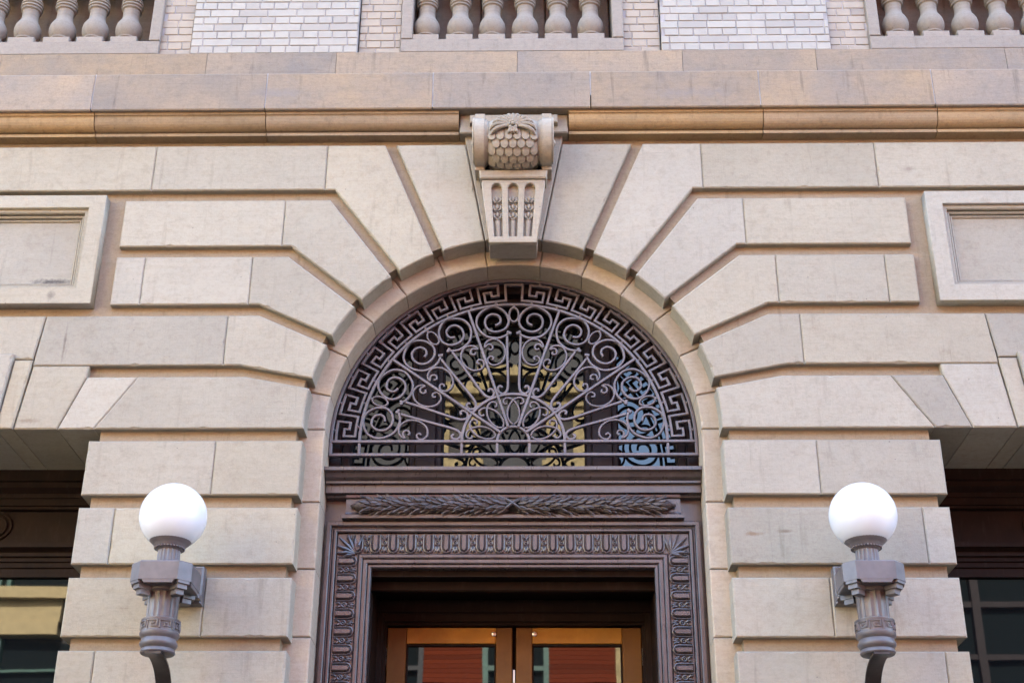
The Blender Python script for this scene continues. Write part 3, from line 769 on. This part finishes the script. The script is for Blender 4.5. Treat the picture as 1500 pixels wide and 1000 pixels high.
# side windows ------------------------------------------------------------------------------
for s in (-1, 1):
    cx = s*3.75; w = 1.17
    sw = empty('side_window', (cx, .73, 0), bld)
    def sput(o): o.parent = sw; o.location = (-cx, -.6, 0); return o
    q = MB()
    q.extr_x([(.9, 4.98), (.56, 4.98), (.56, 4.90), (.58, 4.895), (.58, 4.86), (.60, 4.845), (.62, 4.83), (.62, 4.80), (.635, 4.80), (.635, 4.755), (.65, 4.75), (.65, 4.735), (.665, 4.73), (.9, 4.73)], cx-w, cx+w)
    sput(q.build('cornice', WOOD_DK, sw))
    q = MB(); q.box(cx-w, cx+w, .69, .9, 4.50, 4.735)
    q.box(cx-w+.02, cx-w+.05, .665, .7, 4.55, 4.73, .006); q.box(cx+w-.05, cx+w-.02, .665, .7, 4.55, 4.73, .006)
    for r in (.10, .075):
        q.ribbon([(cx-s*.33+r*math.cos(R(a))*1.3, 4.63+r*math.sin(R(a))) for a in range(0, 360, 12)], .014, .675, .70, closed=True)
    sput(q.build('frieze', WOOD_DK, sw))
    q = MB()
    q.extr_x([(.9, 4.505), (.63, 4.505), (.63, 4.47), (.65, 4.465), (.68, 4.45), (.68, 4.425), (.70, 4.42), (.70, 4.395), (.715, 4.39), (.715, 4.36), (.73, 4.355), (.73, 4.30), (.9, 4.30)], cx-w, cx+w)
    sput(q.build('transom', WOOD_DK, sw))
    q = MB()
    for a in (cx-w, cx+w-.07): q.box(a, a+.07, .70, .9, 0, 4.31, .008)
    sput(q.build('frame', WOOD_DK, sw))
    q = MB(); q.box(cx-w+.05, cx+w-.05, .76, .79, .5, 4.34); sput(q.build('pane', GLASS, sw))
    q = MB(); q.box(cx-w, cx+w, .5, .9, -.02, .55); sput(q.build('sill_wall', STONE, sw))
    b = MB(); b.box(cx-w-.05, cx+w+.05, .88, 1.6, 0, 5.02); sput(b.build('dark_room', WOOD_DK, sw))

# ------------------------------------------------------------------ iron grille in the lunette
gr = empty('window_grille', (0, .37, 4.93))
tag(gr, 'half round violet grey iron grille of scrolls, spokes and Greek key border in the arch', 'window grille')
def gput(o): o.location = (0, -.37, -4.93); return o
Y0, Y1 = .345, .370
def AX(r, a): return (r*math.sin(a), ZC + r*math.cos(a))          # a measured from straight up
q = MB()
q.ribbon([(-1.157, 4.93)] + arc(1.157, 180, 0, 64) + [(1.157, 4.93)], .020, Y0-.006, Y1+.01)
gput(q.build('outer_band', IRON, gr))
q = MB(); q.ribbon(arc(.977, 180, 0, 56), .019, Y0-.004, Y1); gput(q.build('ring_band', IRON, gr))
q = MB(); q.ribbon(arc(.327, 180, 0, 28), .019, Y0-.004, Y1); gput(q.build('inner_band', IRON, gr))
q = MB(); q.ribbon(arc(.102, 180, 0, 18), .017, Y0-.002, Y1); gput(q.build('hub_band', IRON, gr))
for z, w in ((ZC-.002, .019), (4.938, .020)):
    q = MB(); q.ribbon([(-1.157, z), (1.157, z)], w, Y0-.008, Y1+.004); gput(q.build('bottom_bar', IRON, gr))
for x in (-.977, -.327, -.102, .102, .327, .977):
    q = MB(); q.ribbon([(x, 4.938), (x, ZC)], .018, Y0-.002, Y1-.002); gput(q.build('upright', IRON, gr))
for a in (-54, -18, 18, 54):
    q = MB(); q.ribbon([AX(.102, R(a)), AX(.975, R(a))], .018, Y0-.010, Y1-.003); gput(q.build('spoke', IRON, gr))
# Greek key border: one continuous bar each side of the centre
def keypath(s):
    pts = []
    a0, pit = R(3.0), R(9.66); ri, ro = 1.008, 1.128
    key = [(0, 0), (.80, 0), (.80, .60), (.53, .60), (.53, .34), (.27, .34), (.27, 1), (1, 1)]
    def P(t, v, k): return AX(ri + (ro-ri)*v, s*(a0 + pit*(k+t)))
    pts.append(P(0, 1, 0))
    for k in range(9):
        prev = (0, 1)
        for (t, v) in key + [(1, 0)] if k == 8 else key:
            m = max(1, int(abs(t-prev[0])/.3))
            for i in range(1, m+1): pts.append(P(prev[0]+(t-prev[0])*i/m, prev[1]+(v-prev[1])*i/m, k))
            prev = (t, v)
    return pts
q = MB()
l = keypath(-1)[::-1]; r_ = keypath(1)
q.ribbon(l + r_, .0165, Y0, Y1)
gput(q.build('greek_key', IRON, gr))
q = MB()
for k in range(9):
    for s in (-1, 1):
        a = s*(R(3.0) + R(9.66)*(k+.60)); p = AX(1.141, a); q.ball((p[0], .355, p[1]), .011, 8, 6)
        a = s*(R(3.0) + R(9.66)*(k+.40)); p = AX(.994, a); q.ball((p[0], .355, p[1]), .011, 8, 6)
gput(q.build('rivets', IRON, gr))
SP = [(.028, .771), (.060, .746), (.111, .731), (.185, .747), (.243, .820), (.232, .905), (.145, .962), (.067, .930), (.034, .856), (.060, .798), (.120, .776), (.172, .797), (.191, .847), (.176, .890), (.140, .906), (.103, .895), (.088, .864), (.096, .838), (.122, .824)]
ST = [(.026, .773), (.044, .743)]
ST2 = [(.044, .743), (.043, .655), (.039, .52), (.036, .419), (.039, .366), (.053, .337), (.075, .330), (.097, .346), (.100, .372), (.085, .384), (.072, .372)]
CS = [(.165, .655), (.150, .647), (.138, .663), (.150, .681), (.173, .683), (.193, .668), (.190, .690), (.161, .715), (.118, .719), (.071, .679), (.057, .615), (.080, .556), (.125, .534), (.160, .546), (.173, .575), (.155, .599), (.134, .589), (.138, .571)]
CS[4:8] = [(.175, .683), (.197, .668), (.192, .693), (.161, .717)]
CS = [(.166, .652), (.150, .645), (.137, .661), (.146, .680), (.168, .684), (.186, .668), (.186, .692), (.160, .716), (.118, .721), (.071, .684), (.055, .620), (.078, .558), (.125, .534), (.160, .548), (.170, .576), (.152, .597), (.133, .588), (.139, .570)]
CS = CS[:5] + [(.190, .664)] + [(.198, .640)][:0] + CS[6:]
PT = [(-.042, .262), (-.056, .260), (-.066, .276), (-.056, .297), (-.030, .302), (.003, .284), (.032, .236), (.039, .186), (.027, .141), (.003, .118)]
def sect(pts, s, ax):
    out = []
    for u, w in pts:
        u *= s; out.append((u*math.cos(ax)+w*math.sin(ax), ZC - u*math.sin(ax) + w*math.cos(ax)))
    return out
for k in range(5):
    ax = R(-72 + 36*k)
    for s in (-1, 1):
        q = MB(); q.ribbon(sect(catmull(SP, 6), s, ax), .0155, Y0, Y1)
        q.ribbon(sect([(.018, .762), (.045, .776)], s, ax), .020, Y0-.004, Y1)
        q.ribbon(sect(catmull(ST2, 5), s, ax), .0165, Y0-.003, Y1-.002)
        gput(q.build('scroll_bar', IRON, gr))
        q = MB(); q.ribbon(sect(catmull(CS, 5), s, ax), .013, Y0, Y1); gput(q.build('c_scroll', IRON, gr))
        q = MB(); q.ribbon(sect(catmull(PT, 5), s, ax), .0125, Y0 + (.004 if s > 0 else -.001), Y1); gput(q.build('petal_scroll', IRON, gr))
    q = MB(); q.ribbon(sect([(.031*math.cos(R(a)), .903+.052*math.sin(R(a))) for a in range(0, 360, 15)], 1, ax), .012, Y0, Y1, closed=True)
    p = sect([(0, .964)], 1, ax)[0]; q.ball((p[0], .355, p[1]), .012, 8, 6)
    gput(q.build('oval_ring', IRON, gr))

# ------------------------------------------------------------------ wall lamps
def make_lamp():
    root = empty('wall_lamp', (0, 0, 3.6))
    yx = -.45
    def put(q, name, m, par=None):
        o = q.build(name, m, root); o.location = (0, 0, -3.6); return o
    q = MB(); N = 28
    q.lathe([(.187*math.sin(math.pi*i/N)+.0005, 4.25-.187*math.cos(math.pi*i/N)) for i in range(0, N+1)], 0, yx, 56); put(q, 'globe', GLOBE)
    q = MB(); q.lathe([(.055, 4.045), (.06, 4.05), (.075, 4.058), (.085, 4.068), (.088, 4.078), (.100, 4.088), (.118, 4.105), (.124, 4.118), (.124, 4.130), (.112, 4.134), (.112, 4.12)], 0, yx, 40)
    for k in range(30):
        a = 2*math.pi*k/30; q.ball((.080*math.cos(a), yx+.080*math.sin(a), 4.062), .0065, 6, 5)
    put(q, 'globe_cup', LAMPM)
    flute = lambda a, z: 1 - .07*abs(math.cos(a*10))**.6
    q = MB(); q.lathe([(.074, 3.94), (.064, 3.965), (.062, 4.03), (.062, 4.05)], 0, yx, 80, flute); put(q, 'neck', LAMPM)
    # eight sided collar with stepped corbels under its corners
    q = MB()
    def octo(h, c, z0, z1, ch=.006):
        pl = [(-h+c, -h), (h-c, -h), (h, -h+c), (h, h-c), (h-c, h), (-h+c, h), (-h, h-c), (-h, -h+c)]
        st = len(q.v); q.prism([(x, y) for x, y in pl], -z1, -z0, ch)
        q.map(lambda p: Vector((p.x, yx+p.z, -p.y)), st)
    octo(.166, .060, 3.842, 3.948, .008)
    for k in range(4):
        a = math.pi/4 + k*math.pi/2
        for i, (r0, r1, z0, z1, hw) in enumerate(((.10, .190, 3.826, 3.860, .036), (.10, .178, 3.800, 3.826, .030), (.10, .160, 3.772, 3.800, .024))):
            st = len(q.v); q.box(r0, r1, -hw, hw, z0, z1, .003)
            q.map(lambda p: Vector((p.x*math.cos(a)-p.y*math.sin(a), yx+p.x*math.sin(a)+p.y*math.cos(a), p.z)), st)
        b4 = k*math.pi/2                                         # apron in the middle of each side
        st = len(q.v); q.prism([(-.075, 3.822), (.075, 3.822), (.095, 3.846), (-.095, 3.846)], -.164, -.09, .003)
        q.map(lambda p: Vector((p.x*math.cos(b4)-p.y*math.sin(b4), yx+p.x*math.sin(b4)+p.y*math.cos(b4), p.z)), st)
    put(q, 'collar', LAMPM)
    q = MB(); q.lathe([(.083, 3.635), (.086, 3.66), (.088, 3.75), (.090, 3.80), (.092, 3.845)], 0, yx, 96, lambda a, z: 1 - .075*abs(math.cos(a*9))**.5)
    q.lathe([(.090, 3.802), (.100, 3.810), (.100, 3.822), (.09, 3.83)], 0, yx, 40); put(q, 'fluted_shaft', LAMPM)
    q = MB(); q.lathe([(.060, 3.470), (.088, 3.472), (.094, 3.480), (.092, 3.492), (.086, 3.500), (.094, 3.508), (.101, 3.520), (.101, 3.532), (.094, 3.542), (.092, 3.552), (.101, 3.562), (.107, 3.574), (.107, 3.584), (.102, 3.590), (.102, 3.640), (.106, 3.646), (.106, 3.654), (.085, 3.662)], 0, yx, 48)
    # Greek key relief on the band
    nk = 9
    for k in range(nk):
        def PK(t, v): 
            a = 2*math.pi*(k+t)/nk; return (.1035*math.cos(a), yx+.1035*math.sin(a), 3.594+.043*v)
        key = [(0.05, 0), (.05, 1), (.85, 1), (.85, .25), (.40, .25), (.40, .62), (.62, .62)]
        path = []
        for (t0, v0), (t1, v1) in zip(key[:-1], key[1:]):
            for i in range(3): path.append(PK(t0+(t1-t0)*i/3, v0+(v1-v0)*i/3))
        path.append(PK(*key[-1])); q.tube(path, .0055, 5)
    put(q, 'base_ring', LAMPM)
    q = MB(); q.box(-.112, .112, -.08, .0, 3.86, 4.08, .010)
    q.box(-.10, .10, -.30, -.08, 3.905, 3.975, .006); q.box(-.085, .085, -.33, -.08, 3.875, 3.905, .006)
    for i in range(4): q.box(-.115+.066*i, -.083+.066*i, -.14, -.08, 3.872, 3.90, .005)
    put(q, 'wall_plate', LAMPM)
    path = catmull([(-.545, 3.462), (-.46, 3.460), (-.37, 3.44), (-.29, 3.395), (-.23, 3.32), (-.19, 3.21), (-.165, 3.05), (-.14, 2.92), (-.08, 2.82), (-.005, 2.80)], 5)
    q = MB(); st = len(q.v); q.ribbon([(p[0], p[1]) for p in path], .012, -.043, .043, c=.003)
    q.map(lambda p: Vector((p.y, p.x, p.z)), st); put(q, 'strap_bracket', STRAP)
    return root
lamp = make_lamp(); lamp.location = (-1.89, 0, 3.6)
tag(lamp, 'white globe lamp on a grey torch bracket on the pier left of the arched door', 'wall lamp', 'globe lamps flanking the entrance')
lamp2 = lamp.copy(); col.objects.link(lamp2); lamp2.location = (1.962, 0, 3.6)
for ch in list(lamp.children):
    c = ch.copy(); col.objects.link(c); c.parent = lamp2
lamp2['label'] = 'white globe lamp on a grey torch bracket on the pier right of the arched door'

# ------------------------------------------------------------------ buildings across the street (middle ones seen in the glass)
YO = -22.0
def win(q_f, q_g, x0, x1, z0, z1, fr=.12):
    q_f.box(x0, x0+fr, YO-.25, YO+.05, z0, z1); q_f.box(x1-fr, x1, YO-.25, YO+.05, z0, z1)
    q_f.box(x0+fr, x1-fr, YO-.25, YO+.04, z1-fr, z1); q_f.box(x0+fr, x1-fr, YO-.25, YO+.04, z0, z0+fr); zm = (z0+z1)/2
    q_f.box(x0+fr, x1-fr, YO-.25, YO+.03, zm-.05, zm+.05)
    q_g.box(x0+fr*.5, x1-fr*.5, YO-.2, YO-.12, z0+fr*.5, z1-fr*.5)
ob = empty('brick_building', (0, YO, 0))
tag(ob, 'sunlit red brick building with cream stone cornice across the street', 'building')
def oput(q, name, m, root): 
    o = q.build(name, m, root); o.location = (-root.location.x, -root.location.y, 0); return o
q = MB()
wx = [(-4.3, -2.45), (-1.12, .38), (2.1, 3.6), (-6.6, -5.3)]; xs = sorted([-7.5] + [v for p in wx for v in p] + [4.6])
# solid strips between the window bays and spandrels
segs = [(-7.5, -6.6), (-5.3, -4.3), (-2.45, -1.12), (.38, 1.9), (3.6, 4.6)]
for a, c in segs:
    z = 0.0
    while z < 12.6:
        q.box(a, c, YO-.4, YO if int(z/.105) % 12 else YO-.06, z, z+.098); z += .105
for a, c in wx:
    for z0, z1 in ((-.0, .8), (3.0, 4.4), (6.6, 7.6), (10.9, 12.6)): q.box(a, c, YO-.38, YO-.02, z0, z1)
q.box(-7.5, 4.6, YO-9, YO-.42, 0, 12.6)
oput(q, 'brick_wall', REDBRICK, ob)
qf, qg, qd = MB(), MB(), MB()
for a, c in wx:
    for z0, z1 in ((.8, 3.0), (4.4, 6.6), (7.6, 10.9)): win(qf if a == -1.12 else qd, qg, a, c, z0, z1)
oput(qf, 'window_frames', GREENP, ob); oput(qd, 'window_frames', SLATE, ob); oput(qg, 'panes', DARKPANE, ob)
q = MB()
q.box(1.9, 2.1, YO-.3, YO+.06, 0, 12.5)
q.box(-7.6, 4.7, YO-.3, YO+.35, 12.6, 13.0); q.box(-2.3, -1.15, YO-.3, YO+.15, 13.0, 13.9); q.box(.25, 1.35, YO-.3, YO+.15, 13.0, 13.9); q.box(-2.5, -1.0, YO-.3, YO+.4, 15.5, 15.8); q.box(-2.4, -1.1, YO-.3, YO+.2, 15.25, 15.5); q.box(.2, 1.5, YO-.3, YO+.4, 15.5, 15.8); q.box(.3, 1.4, YO-.3, YO+.2, 15.25, 15.5); q.box(-1.3, .5, YO-.3, YO+.1, 16.1, 16.35)
for x in (-2.3, -1.55, .35, 1.0): q.box(x, x+.35, YO-.3, YO+.1, 13.9, 15.25)
oput(q, 'cornice', CREAM_D, ob)
q = MB(); q.box(-2.2, -1.2, YO-.36, YO-.15, 13.9, 15.25); q.box(.4, 1.3, YO-.36, YO-.15, 13.9, 15.25); oput(q, 'brick_attic', DARKB, ob)
q = MB(); q.box(-7.5, -2.95, YO-8, YO-.35, 12.6, 19.5); q.box(-2.95, 1.9, YO-8, YO-.35, 12.8, 18.6); oput(q, 'roof', SLATE, ob)
gb = empty('iron_front_building', (-10, YO, 0))
tag(gb, 'green iron fronted building with a broad yellow band across the street', 'building')
q = MB(); q.box(-13, -7.6, YO-9, YO-.3, 0, 15); oput(q, 'wall', DARKB, gb)
q = MB(); q.box(-13, -10.75, YO-.3, YO+.1, 10.05, 10.95); q.box(-13, -10.6, YO-.3, YO+.3, 10.72, 10.98); q.box(-13, -10.75, YO-.3, YO+.16, 9.9, 10.2); oput(q, 'yellow_band', CREAM, gb)
q = MB(); q.box(-12.9, -7.7, YO-.26, YO-.2, .5, 9.8); q.box(-12.9, -7.7, YO-.26, YO-.2, 11.0, 14); oput(q, 'panes', DARKPANE, gb)
q = MB()
x = -12.6
while x < -8:
    for dx in (0, .22, .44): q.box(x+dx, x+dx+.1, YO-.2, YO+.02-.05*abs(dx-.22), 0, 9.85); q.box(x+dx, x+dx+.1, YO-.2, YO+.02-.05*abs(dx-.22), 11.0, 14)
    x += 2.62
q.box(-12.9, -7.7, YO-.2, YO-.06, 9.1, 9.16)
oput(q, 'iron_columns', GREENP, gb)
rb_ = empty('dark_glass_building', (8.6, YO, 0))
tag(rb_, 'low dark fronted building with green window bars across the street', 'building')
q = MB(); q.box(4.7, 12.5, YO-9, YO-.3, 0, 12.4); oput(q, 'wall', DARKB, rb_)
q = MB(); q.box(4.8, 12.4, YO-.28, YO-.2, .5, 12.0); oput(q, 'panes', DARKPANE, rb_)
q = MB()
x = 5.2
while x < 12: q.box(x, x+.18, YO-.2, YO, 0, 12.2); x += 2.4
for z in (3.2, 6.4, 9.4, 10.6): q.box(4.8, 12.4, YO-.2, YO-.05, z, z+.12)
oput(q, 'window_bars', WOOD_BK, rb_)

for xa, xb, lab in ((-34, -13, 'unseen pale cream building added for warm bounce beyond the green iron front across the street'), (12.5, 34, 'unseen red brick building added to keep bounce cool beyond the dark glazed front across the street')):  # end buildings, unseen: added to shape warm and cool bounce light
    cb = empty('bounce_building' if xa < 0 else 'brick_building', ((xa+xb)/2, YO, 0)); tag(cb, lab, 'building')
    q = MB(); z = 0
    q.box(xa+.05, xb-.05, YO-9, YO-.3, 0, 15.9)
    q2 = MB(); q3 = MB()
    nb = 7; wb = (xb-xa)/nb
    for fl_ in range(4):
        z0 = fl_*4
        q.box(xa+.02, xb-.02, YO-.3, YO+.02, z0+3.0, z0+4.0); q.box(xa+.02, xb-.02, YO-.3, YO+.02, z0, z0+.9); q.box(xa+.02, xb-.02, YO-.3, YO+.2, z0+3.7, z0+3.9)
        for k in range(nb):
            a = xa+k*wb; q.box(a+.02, a+wb*.3, YO-.3, YO, z0+.9, z0+3.0); q.box(a+wb*.7, a+wb-.02, YO-.3, YO, z0+.9, z0+3.0)
            win(q2, q3, a+wb*.3, a+wb*.7, z0+.9, z0+3.0)
    q.box(xa, xb, YO-1, YO+.5, 15.9, 16.4)
    oput(q, 'wall', CREAM if xa < 0 else REDBRICK, cb); oput(q2, 'window_frames', GREENP, cb); oput(q3, 'panes', DARKPANE, cb)
